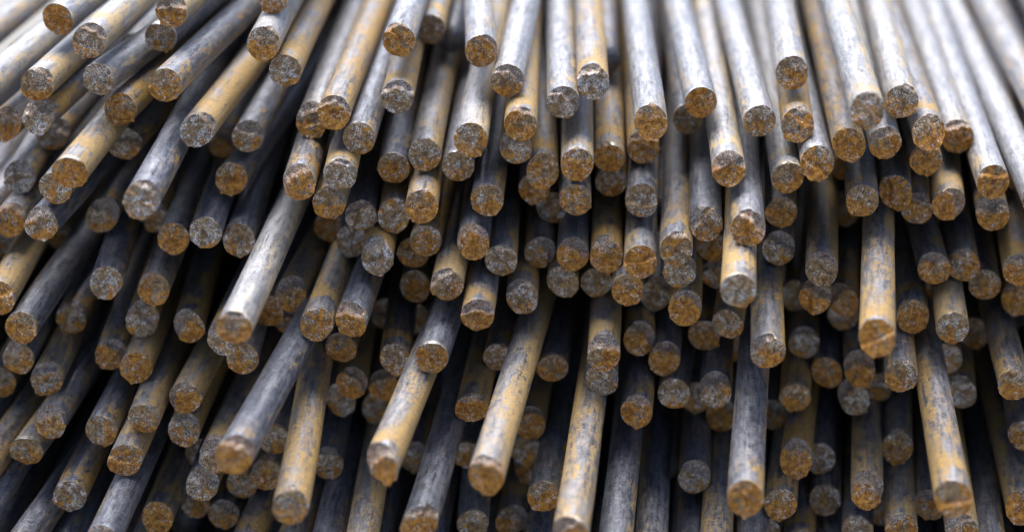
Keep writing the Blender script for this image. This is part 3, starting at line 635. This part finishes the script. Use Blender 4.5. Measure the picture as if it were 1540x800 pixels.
(0.14324,0.71568,-0.31066,0.1596,0.0012,'kt','dark rod with brown end at six oclock from the upright rod between black gaps'),
(0.12836,0.72036,-0.28268,0.1548,0.0021,'kt','dark rod with brown end at ten oclock from the upright rod between black gaps'),
(0.14011,0.57020,-0.28599,0.1281,-0.0051,'nyo','leaning dusty ochre rod with the most blurred jutting end'),
(0.15475,0.66551,-0.33689,0.1806,-0.0008,'yo','closer ochre rod with orange end at eight oclock from the leaning blurred jutting rod'),
(0.12769,0.64629,-0.32111,0.1616,-0.0053,'yo','ochre rod with orange end at nine oclock from the leaning blurred jutting rod'),
(0.14550,0.68421,-0.32196,0.1655,0.0017,'ko','dark rod with orange end at ten oclock from the leaning blurred jutting rod'),
(0.13990,0.64148,-0.33363,0.1593,-0.0016,'yo','further ochre rod with orange end at eight oclock from the leaning blurred jutting rod'),
(0.10434,0.66446,-0.31770,0.1786,0.0016,'yo','ochre rod with orange end at two oclock from the lone jutting bluish rod'),
(0.11702,0.68753,-0.32794,0.1680,0.0004,'kg','dark rod with grey end at two oclock from the lone jutting bluish rod'),
(0.09743,0.65054,-0.32874,0.1725,-0.0005,'ko','dark rod with orange end at three oclock from the lone jutting bluish rod'),
(0.11797,0.67594,-0.33959,0.1634,-0.0005,'kg','dark rod with grey end at three oclock from the lone jutting bluish rod'),
(0.12675,0.65469,-0.34147,0.1819,-0.0046,'kt','dark rod with brown end, eight tenths across the picture, at the bottom edge'),
(0.09482,0.66916,-0.34904,0.1435,-0.0001,'kt','dark rod with brown end at five oclock from the lone jutting bluish rod'),
(0.10583,0.65508,-0.34746,0.1517,-0.0004,'k-','dark rod shaft running out of the bottom edge, eight tenths across'),
(0.15711,0.62212,-0.32491,0.1351,-0.0006,'yt','ochre rod with brown end at six oclock from the leaning blurred jutting rod'),
(0.16970,0.62914,-0.33887,0.1751,-0.0010,'b-','bluish rod shaft running out of the bottom edge, ten tenths across'),
(0.18378,0.64571,-0.32755,0.1434,0.0010,'yo','ochre rod with orange end at three oclock from the leaning blurred jutting rod'),
(0.18978,0.67246,-0.31155,0.1671,0.0000,'ko','dark rod with orange end, over nine tenths across the picture, eight tenths down'),
(0.14229,0.69435,-0.35313,0.1733,-0.0007,'kt','dark rod with brown end at nine oclock from the leaning blurred jutting rod'),
(0.10054,0.70740,-0.31914,0.1365,0.0002,'kt','dark rod with brown end at one oclock from the lone jutting bluish rod'),
(-0.21852,0.72778,-0.19101,0.0523,0.0000,'w-','higher pale rod shaft running off the side edge where rods slant most, two tenths down'),
(-0.23975,0.72983,-0.18538,0.0277,0.0000,'w-','pale rod shaft running off the side edge where rods slant most, one tenth down'),
]

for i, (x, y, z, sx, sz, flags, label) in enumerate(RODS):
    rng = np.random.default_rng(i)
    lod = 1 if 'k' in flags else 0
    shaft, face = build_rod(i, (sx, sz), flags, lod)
    o = bpy.data.objects.new('steel_rod', None)
    o.empty_display_size = 0.01
    col.objects.link(o)
    o.matrix_world = rod_matrix((x, y, z), (sx, sz))
    o['label'] = label
    o['category'] = 'steel rod'
    o['group'] = 'steel rods in the stack'
    b = bpy.data.objects.new('shaft', shaft)
    col.objects.link(b)
    b.parent = o
    f = bpy.data.objects.new('cut_face', face)
    col.objects.link(f)
    f.parent = o
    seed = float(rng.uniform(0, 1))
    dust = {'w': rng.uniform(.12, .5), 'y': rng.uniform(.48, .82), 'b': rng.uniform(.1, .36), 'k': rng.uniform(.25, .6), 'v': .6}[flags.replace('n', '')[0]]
    pale = {'w': rng.uniform(.6, 1.0), 'y': rng.uniform(.1, .5), 'b': rng.uniform(0, .25), 'k': rng.uniform(0, .2), 'v': .2}[flags.replace('n', '')[0]]  # puts the top rods' light into the colour; recessed rods get least
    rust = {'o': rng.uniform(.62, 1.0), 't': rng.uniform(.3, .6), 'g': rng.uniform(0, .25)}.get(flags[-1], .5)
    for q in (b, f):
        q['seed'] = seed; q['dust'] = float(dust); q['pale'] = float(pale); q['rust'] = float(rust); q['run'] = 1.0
        q['band'] = float(rng.uniform(.004, .014)) if rng.random() < .6 else -0.1

# rods packed deep inside and below the stack: too far back to tell apart, one mass
FILL = [
(-0.0216,0.6091,-0.3722,0.0592,-0.0013),
(-0.2218,0.6452,-0.3125,0.0459,-0.0002),
(0.1759,0.7763,-0.3583,0.1622,0.0007),
(0.0603,0.7720,-0.3697,0.1131,0.0001),
(-0.2442,0.6362,-0.3720,0.0477,-0.0011),
(-0.0165,0.6331,-0.4030,0.0719,-0.0015),
(-0.0504,0.6548,-0.4150,0.0513,-0.0017),
(-0.1210,0.5991,-0.3813,0.0393,-0.0026),
(-0.1195,0.6338,-0.4000,0.0404,-0.0029),
(0.2194,0.6327,-0.3418,0.1546,-0.0009),
(0.0227,0.6172,-0.3911,0.1027,-0.0004),
(0.2807,0.6518,-0.3624,0.1486,-0.0001),
(-0.2174,0.6762,-0.3544,0.0419,-0.0011),
(-0.2276,0.6058,-0.3759,0.0473,-0.0011),
(0.1064,0.6185,-0.3665,0.1502,-0.0007),
(-0.2392,0.6477,-0.3265,0.0468,-0.0003),
(0.1340,0.6604,-0.3944,0.1553,-0.0015),
(0.1959,0.6472,-0.3723,0.1544,-0.0012),
(-0.1008,0.6547,-0.3789,0.0422,-0.0016),
(0.1209,0.7958,-0.3668,0.1528,-0.0000),
(-0.1479,0.6318,-0.3966,0.0346,-0.0010),
(-0.2044,0.6996,-0.2739,-0.0136,0.0010),
(0.2228,0.6352,-0.3983,0.1538,-0.0012),
(0.2234,0.6844,-0.2362,0.1393,-0.0001),
(0.1550,0.6218,-0.3950,0.1671,-0.0015),
(-0.1322,0.6560,-0.3938,0.0392,-0.0028),
(0.2115,0.6972,-0.2959,0.1691,0.0010),
(0.2591,0.6426,-0.3835,0.1548,-0.0010),
(0.0832,0.6445,-0.3773,0.1241,0.0003),
(0.1103,0.7438,-0.3821,0.1492,-0.0004),
(0.2606,0.6290,-0.3085,0.1573,0.0008),
(0.1818,0.6644,-0.3787,0.1553,-0.0012),
(-0.2223,0.7083,-0.2856,-0.0132,0.0008),
(-0.1223,0.7885,-0.2585,0.0087,-0.0009),
(-0.0563,0.7842,-0.3634,0.0315,-0.0025),
(-0.1055,0.6454,-0.4011,0.0421,-0.0025),
(0.1135,0.6331,-0.4033,0.1484,-0.0008),
(0.0819,0.6536,-0.4096,0.1234,0.0003),
(0.0795,0.6684,-0.3907,0.1228,0.0003),
(0.1876,0.7996,-0.3158,0.1641,0.0009),
(0.0805,0.6006,-0.3650,0.1241,0.0003),
(-0.0533,0.7369,-0.3836,0.0552,-0.0008),
(0.2097,0.6816,-0.2754,0.1705,0.0010),
(0.1658,0.6734,-0.3820,0.1598,-0.0020),
(0.1980,0.6870,-0.2820,0.1693,0.0011),
(0.2082,0.6217,-0.3594,0.1549,-0.0010),
(0.0091,0.6138,-0.3799,0.0811,-0.0016),
(-0.2594,0.6503,-0.3458,0.0415,-0.0008),
(-0.2082,0.7672,-0.3363,0.0075,0.0006),
(-0.2580,0.6781,-0.3293,0.0367,0.0004),
(-0.0463,0.6017,-0.3688,0.0508,-0.0016),
(-0.1460,0.6587,-0.4202,0.0348,-0.0010),
(0.2371,0.6775,-0.2646,0.1418,0.0007),
(-0.2532,0.6231,-0.3630,0.0475,-0.0011),
(0.0431,0.6536,-0.3816,0.1085,-0.0003),
(-0.0774,0.6011,-0.3726,0.0386,-0.0012),
(0.1105,0.6483,-0.4132,0.1392,-0.0005),
(0.0052,0.6599,-0.3946,0.0847,-0.0017),
(-0.2028,0.7699,-0.3868,0.0301,-0.0010),
(-0.2285,0.7019,-0.2688,-0.0042,0.0013),
(0.2814,0.6571,-0.3830,0.1486,-0.0001),
(0.2316,0.6537,-0.3783,0.1548,-0.0010),
(0.2493,0.6722,-0.3617,0.1489,-0.0001),
(0.1962,0.6712,-0.3834,0.1548,-0.0012),
(0.1415,0.6290,-0.3822,0.1629,-0.0015),
(-0.1785,0.6342,-0.3700,0.0335,-0.0012),
(-0.1553,0.7801,-0.3986,0.0193,-0.0019),
(0.2048,0.6716,-0.2269,0.1361,-0.0001),
(0.1052,0.6640,-0.3931,0.1388,-0.0005),
(-0.1128,0.6081,-0.3650,0.0407,-0.0029),
(0.2052,0.6449,-0.3338,0.1540,-0.0008),
(-0.0890,0.7916,-0.2439,0.0054,0.0014),
(-0.1510,0.6205,-0.3534,0.0231,-0.0015),
(-0.2644,0.6292,-0.3728,0.0473,-0.0011),
(-0.2145,0.7958,-0.2982,0.0095,0.0011),
(0.2020,0.6601,-0.2538,0.1647,0.0007),
(-0.1972,0.6523,-0.4012,0.0318,-0.0012),
(0.1820,0.6618,-0.3952,0.1546,-0.0013),
(0.0248,0.7923,-0.3343,0.0690,-0.0008),
(-0.1912,0.7597,-0.3781,0.0148,-0.0007),
(-0.2063,0.6652,-0.3232,0.0472,-0.0002),
(0.1744,0.8118,-0.2991,0.1469,-0.0007),
(0.0356,0.6562,-0.4032,0.1031,-0.0003),
(0.2538,0.6466,-0.3163,0.1486,0.0000),
(-0.0680,0.7826,-0.4105,0.0482,-0.0009),
(0.0216,0.7715,-0.3623,0.0778,0.0006),
(0.2247,0.6974,-0.2582,0.1471,-0.0001),
(0.0066,0.7614,-0.3848,0.0897,-0.0011),
(-0.2342,0.6396,-0.4084,0.0307,-0.0012),
(0.2319,0.6251,-0.3459,0.1489,-0.0002),
(0.2466,0.6647,-0.4022,0.1549,-0.0010),
(0.0492,0.6112,-0.3852,0.1100,-0.0002),
(-0.0038,0.7600,-0.3201,0.0683,-0.0009),
(-0.0124,0.7920,-0.3519,0.0758,0.0004),
(0.2146,0.6560,-0.2833,0.1700,0.0008),
(-0.2516,0.6559,-0.4140,0.0472,-0.0011),
(0.1933,0.6274,-0.3524,0.1551,-0.0010),
(-0.0363,0.7598,-0.3201,0.0357,-0.0011),
(-0.0187,0.7581,-0.3926,0.0627,-0.0014),
(0.2486,0.6635,-0.3884,0.1548,-0.0010),
(-0.0745,0.7709,-0.3570,0.0206,-0.0030),
(-0.0032,0.6372,-0.4067,0.0824,-0.0024),
(0.0603,0.6261,-0.3611,0.1141,0.0004),
(0.0535,0.6608,-0.4052,0.1098,-0.0002),
(0.2293,0.6342,-0.3618,0.1548,-0.0010),
(0.0611,0.6160,-0.3749,0.1151,0.0004),
(-0.2462,0.7021,-0.2609,-0.0033,0.0013),
(0.2303,0.6460,-0.2529,0.1414,0.0007),
(-0.2472,0.6801,-0.3343,0.0462,-0.0002),
(-0.2459,0.7082,-0.2457,0.0021,0.0001),
(-0.2223,0.6308,-0.3885,0.0316,-0.0012),
(0.2870,0.6616,-0.4063,0.1548,-0.0010),
(0.2286,0.6462,-0.4108,0.1538,-0.0013),
(-0.0177,0.7845,-0.2911,0.0345,0.0015),
(0.2590,0.7032,-0.2878,0.1504,0.0009),
(0.1359,0.6344,-0.3717,0.1631,-0.0015),
(0.2284,0.6567,-0.3000,0.1644,0.0009),
(0.0281,0.7402,-0.3542,0.0844,0.0004),
(-0.0399,0.6516,-0.3986,0.0509,-0.0021),
(0.2239,0.6180,-0.3176,0.1488,-0.0000),
(-0.2553,0.6373,-0.3942,0.0472,-0.0011),
(-0.0327,0.6066,-0.3485,0.0515,-0.0020),
(0.2455,0.6517,-0.3748,0.1548,-0.0010),
(0.0671,0.6547,-0.4155,0.1155,0.0003),
(0.2768,0.6492,-0.3368,0.1485,-0.0000),
(-0.1505,0.6079,-0.3728,0.0239,-0.0015),
(0.0425,0.6493,-0.3932,0.1092,-0.0003),
(-0.0301,0.7604,-0.3067,0.0379,-0.0004),
(-0.2284,0.6486,-0.3454,0.0433,-0.0008),
(0.0158,0.7593,-0.3022,0.0537,-0.0010),
(-0.1758,0.7595,-0.3013,-0.0380,-0.0006),
(-0.2483,0.6217,-0.3094,0.0372,0.0003),
(-0.0163,0.6597,-0.3842,0.0665,-0.0020),
(0.0384,0.7884,-0.1982,0.0305,-0.0001),
(0.2380,0.7071,-0.2405,0.1382,-0.0001),
(0.1442,0.6061,-0.3709,0.1671,-0.0015),
(-0.1334,0.7275,-0.3760,0.0228,-0.0014),
(-0.2131,0.6599,-0.3704,0.0497,-0.0012),
(-0.2453,0.6224,-0.3482,0.0422,-0.0008),
(-0.1844,0.6406,-0.4030,0.0304,-0.0012),
(-0.1975,0.6047,-0.3496,0.0490,-0.0012),
(-0.2339,0.6231,-0.3053,0.0372,0.0003),
(0.0277,0.7323,-0.3702,0.0955,-0.0012),
(0.0300,0.6398,-0.3771,0.1027,-0.0004),
(-0.1970,0.6121,-0.3626,0.0337,-0.0012),
(0.0533,0.6604,-0.4217,0.1101,-0.0002),
(-0.2729,0.6537,-0.4064,0.0471,-0.0011),
(-0.0948,0.6186,-0.3919,0.0392,-0.0012),
(0.0619,0.7329,-0.3530,0.1136,-0.0002),
(-0.0633,0.7694,-0.3977,0.0469,-0.0000),
(0.1243,0.6409,-0.3661,0.1600,-0.0016),
(-0.2483,0.7030,-0.2874,-0.0017,0.0014),
(0.2068,0.6547,-0.3163,0.1493,0.0001),
(0.2526,0.7040,-0.2667,0.1401,0.0006),
(0.1257,0.7298,-0.3783,0.1627,-0.0017),
(0.2094,0.6540,-0.3824,0.1540,-0.0012),
(-0.0805,0.6672,-0.3834,0.0391,-0.0013),
(-0.0969,0.6294,-0.3598,0.0429,-0.0016),
(0.2631,0.6403,-0.3288,0.1486,-0.0000),
(-0.0350,0.6209,-0.3750,0.0511,-0.0021),
(0.2560,0.6313,-0.3543,0.1487,-0.0001),
(-0.1696,0.7482,-0.3887,0.0064,-0.0013),
(0.0452,0.7927,-0.3418,0.0815,0.0000),
(0.1932,0.6432,-0.2418,0.1594,-0.0000),
(-0.1345,0.7898,-0.3648,0.0477,0.0031),
(-0.1662,0.6107,-0.3466,0.0336,-0.0012),
(0.1940,0.6451,-0.3402,0.1539,-0.0008),
(0.2691,0.6561,-0.4010,0.1548,-0.0010),
(0.2555,0.7015,-0.3009,0.1652,0.0011),
(-0.2479,0.6931,-0.3223,0.0389,0.0007),
(0.0542,0.7943,-0.3507,0.0947,0.0001),
(-0.0541,0.6124,-0.3530,0.0456,-0.0008),
(0.2619,0.6640,-0.4088,0.1549,-0.0010),
(-0.0901,0.7991,-0.2550,0.0033,0.0005),
(0.2422,0.6227,-0.3273,0.1487,-0.0001),
(0.1967,0.6645,-0.4069,0.1543,-0.0013),
(0.2115,0.6414,-0.3951,0.1540,-0.0012),
(0.2388,0.6774,-0.2830,0.1699,0.0010),
(0.0593,0.6184,-0.3921,0.1152,0.0003),
(-0.1861,0.6517,-0.4145,0.0258,-0.0015),
(0.1612,0.6193,-0.3697,0.1547,-0.0013),
(-0.2038,0.6131,-0.3403,0.0493,-0.0011),
(0.1296,0.6562,-0.3797,0.1599,-0.0016),
(-0.0140,0.6143,-0.3626,0.0667,-0.0020),
(-0.0805,0.6679,-0.4008,0.0385,-0.0012),
(-0.2736,0.6855,-0.3369,0.0368,0.0004),
(0.2233,0.6556,-0.3299,0.1489,-0.0000),
(-0.1097,0.6237,-0.3882,0.0431,-0.0027),
(-0.1565,0.7462,-0.3613,0.0095,-0.0006),
(0.1081,0.7671,-0.3987,0.1427,-0.0000),
(0.2873,0.6949,-0.3232,0.1640,0.0009),
(0.0144,0.6460,-0.4122,0.0814,-0.0016),
(-0.2427,0.6126,-0.3848,0.0472,-0.0011),
(0.2123,0.6561,-0.4071,0.1540,-0.0012),
(0.2780,0.6583,-0.3510,0.1486,-0.0001),
(-0.0587,0.6490,-0.4039,0.0480,-0.0009),
(-0.0280,0.6561,-0.4179,0.0518,-0.0022),
(0.0351,0.7562,-0.3080,0.0623,-0.0002),
(-0.2693,0.6537,-0.3538,0.0414,-0.0008),
(-0.0952,0.6596,-0.4151,0.0391,-0.0012),
(0.1546,0.6557,-0.4061,0.1672,-0.0015),
(0.2649,0.6024,-0.3730,0.1548,-0.0010),
(-0.0178,0.8406,-0.2238,0.0225,0.0006),
(-0.0233,0.8045,-0.2777,0.0295,0.0025),
(0.2466,0.6551,-0.4171,0.1549,-0.0010),
(-0.2007,0.7966,-0.1977,0.0730,0.0003),
(0.1103,0.6104,-0.3561,0.1538,-0.0014),
(-0.2320,0.6222,-0.3620,0.0479,-0.0011),
(0.2467,0.6438,-0.3433,0.1488,-0.0001),
(-0.1635,0.6010,-0.3727,0.0258,-0.0015),
(-0.1368,0.6164,-0.3493,0.0202,-0.0016),
(0.1647,0.6148,-0.3549,0.1550,-0.0013),
(-0.2182,0.7154,-0.2465,0.0058,0.0008),
(-0.1567,0.6403,-0.3828,0.0238,-0.0015),
(-0.1980,0.6875,-0.2381,0.0073,0.0006),
(-0.2622,0.7132,-0.2596,0.0042,0.0002),
(0.1817,0.6375,-0.3644,0.1550,-0.0012),
(0.2123,0.7716,-0.3951,0.1520,-0.0009),
(0.1442,0.6602,-0.4113,0.1629,-0.0015),
(-0.2268,0.7124,-0.2578,0.0057,0.0006),
(-0.2666,0.6404,-0.3931,0.0472,-0.0011),
(0.0911,0.6527,-0.4167,0.1240,0.0003),
(0.2566,0.6287,-0.3718,0.1548,-0.0010),
(0.2180,0.6633,-0.2249,0.1378,-0.0001),
(-0.2184,0.6619,-0.4169,0.0313,-0.0012),
(-0.0897,0.6428,-0.3741,0.0410,-0.0014),
(-0.2809,0.6689,-0.3906,0.0418,-0.0008),
(0.1738,0.7922,-0.3105,0.1566,0.0003),
(0.0617,0.7696,-0.2565,0.0749,0.0010),
(0.0808,0.8145,-0.2696,0.0802,0.0015),
(0.0909,0.7850,-0.3676,0.1197,0.0002),
(0.1147,0.8199,-0.3046,0.1390,-0.0033),
(0.0054,0.6133,-0.3501,0.0846,-0.0017),
(-0.1133,0.8331,-0.2519,0.0379,0.0002),
(0.1238,0.6465,-0.4118,0.1490,-0.0008),
(0.0058,0.7900,-0.3729,0.0811,0.0012),
(-0.1136,0.6462,-0.4113,0.0429,-0.0027),
(0.0631,0.7672,-0.3051,0.0908,-0.0007),
(0.0276,0.6619,-0.4125,0.1028,-0.0004),
(-0.2702,0.7026,-0.2822,-0.0013,0.0013),
(0.2168,0.6711,-0.3707,0.1547,-0.0009),
(0.0880,0.7878,-0.3541,0.1215,0.0003),
(0.0199,0.7842,-0.2671,0.0262,0.0001),
(-0.2172,0.6472,-0.4005,0.0318,-0.0012),
(0.2031,0.7563,-0.2983,0.1717,0.0011),
(0.2055,0.6156,-0.3472,0.1548,-0.0009),
(-0.2434,0.7098,-0.2766,-0.0040,0.0013),
(0.0491,0.7859,-0.3624,0.0938,0.0001),
(-0.1109,0.8323,-0.2646,0.0214,-0.0005),
(-0.1209,0.7739,-0.3151,0.0196,0.0025),
(-0.2111,0.8547,-0.2103,0.0855,-0.0002),
(-0.0250,0.8025,-0.1930,0.0174,0.0002),
(0.1736,0.6621,-0.4129,0.1544,-0.0013),
(0.0266,0.7828,-0.3996,0.0960,-0.0013),
(-0.2204,0.6637,-0.3246,0.0466,-0.0002),
(0.2559,0.7064,-0.2540,0.1416,-0.0001),
(0.2373,0.6367,-0.3121,0.1487,0.0001),
(-0.1890,0.6367,-0.3894,0.0319,-0.0012),
(0.1380,0.8469,-0.2129,0.0857,0.0005),
(-0.1231,0.7587,-0.3602,0.0462,0.0051),
(0.2633,0.7048,-0.2747,0.1404,0.0007),
(-0.2073,0.6545,-0.4067,0.0317,-0.0012),
(-0.2094,0.7052,-0.2394,0.0073,0.0004),
(-0.0412,0.6586,-0.3838,0.0505,-0.0020),
(0.2147,0.6535,-0.3084,0.1554,0.0000),
(0.1003,0.8101,-0.2440,0.0738,0.0000),
(0.1023,0.7955,-0.3244,0.1268,0.0037),
(0.2535,0.6141,-0.3398,0.1487,-0.0001),
(-0.0252,0.7623,-0.3289,0.0546,-0.0007),
(0.1968,0.8011,-0.2417,0.1348,0.0001),
(0.0015,0.7891,-0.3355,0.0679,-0.0007),
(-0.2745,0.6786,-0.3682,0.0416,-0.0008),
(0.2712,0.6614,-0.4208,0.1549,-0.0010),
(-0.1909,0.6217,-0.3285,0.0431,-0.0011),
(-0.2160,0.7100,-0.2618,0.0098,0.0016),
(-0.2160,0.6724,-0.2760,-0.0132,0.0008),
(-0.0278,0.6484,-0.4036,0.0518,-0.0021),
]
V, Fq = [], []
SEG = 16
ph = np.linspace(0, 2 * np.pi, SEG, endpoint=False)
for (x, y, z, sx, sz) in FILL:
    m = rod_matrix((x, y, z), (sx, sz))
    b0 = len(V)
    st = [0, .1, .2, .32, .36, .4, .44, .48, .52, 1.0, LEN - .2]
    for yy in st:
        bx, bz = bend(np.array(yy), (sx, sz))
        for a in ph:
            V.append(tuple(m @ Vector((R * math.cos(a) + float(bx), yy, R * math.sin(a) + float(bz)))))
    for j in range(len(st) - 1):
        for k in range(SEG):
            k2 = (k + 1) % SEG
            Fq.append((b0 + j * SEG + k, b0 + j * SEG + k2, b0 + (j + 1) * SEG + k2, b0 + (j + 1) * SEG + k))
    Fq.append(tuple(b0 + k for k in range(SEG))[::-1])
    Fq.append(tuple(b0 + (len(st) - 1) * SEG + k for k in range(SEG)))
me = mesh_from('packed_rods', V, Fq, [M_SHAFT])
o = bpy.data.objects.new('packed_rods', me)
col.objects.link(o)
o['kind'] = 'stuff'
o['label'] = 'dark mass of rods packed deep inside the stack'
o['seed'] = 0.37; o['dust'] = 0.35; o['pale'] = 0.0; o['rust'] = 0.5; o['band'] = -0.1; o['run'] = 0.0  # little dust and no pale tone: shade of the gaps deepened by colour
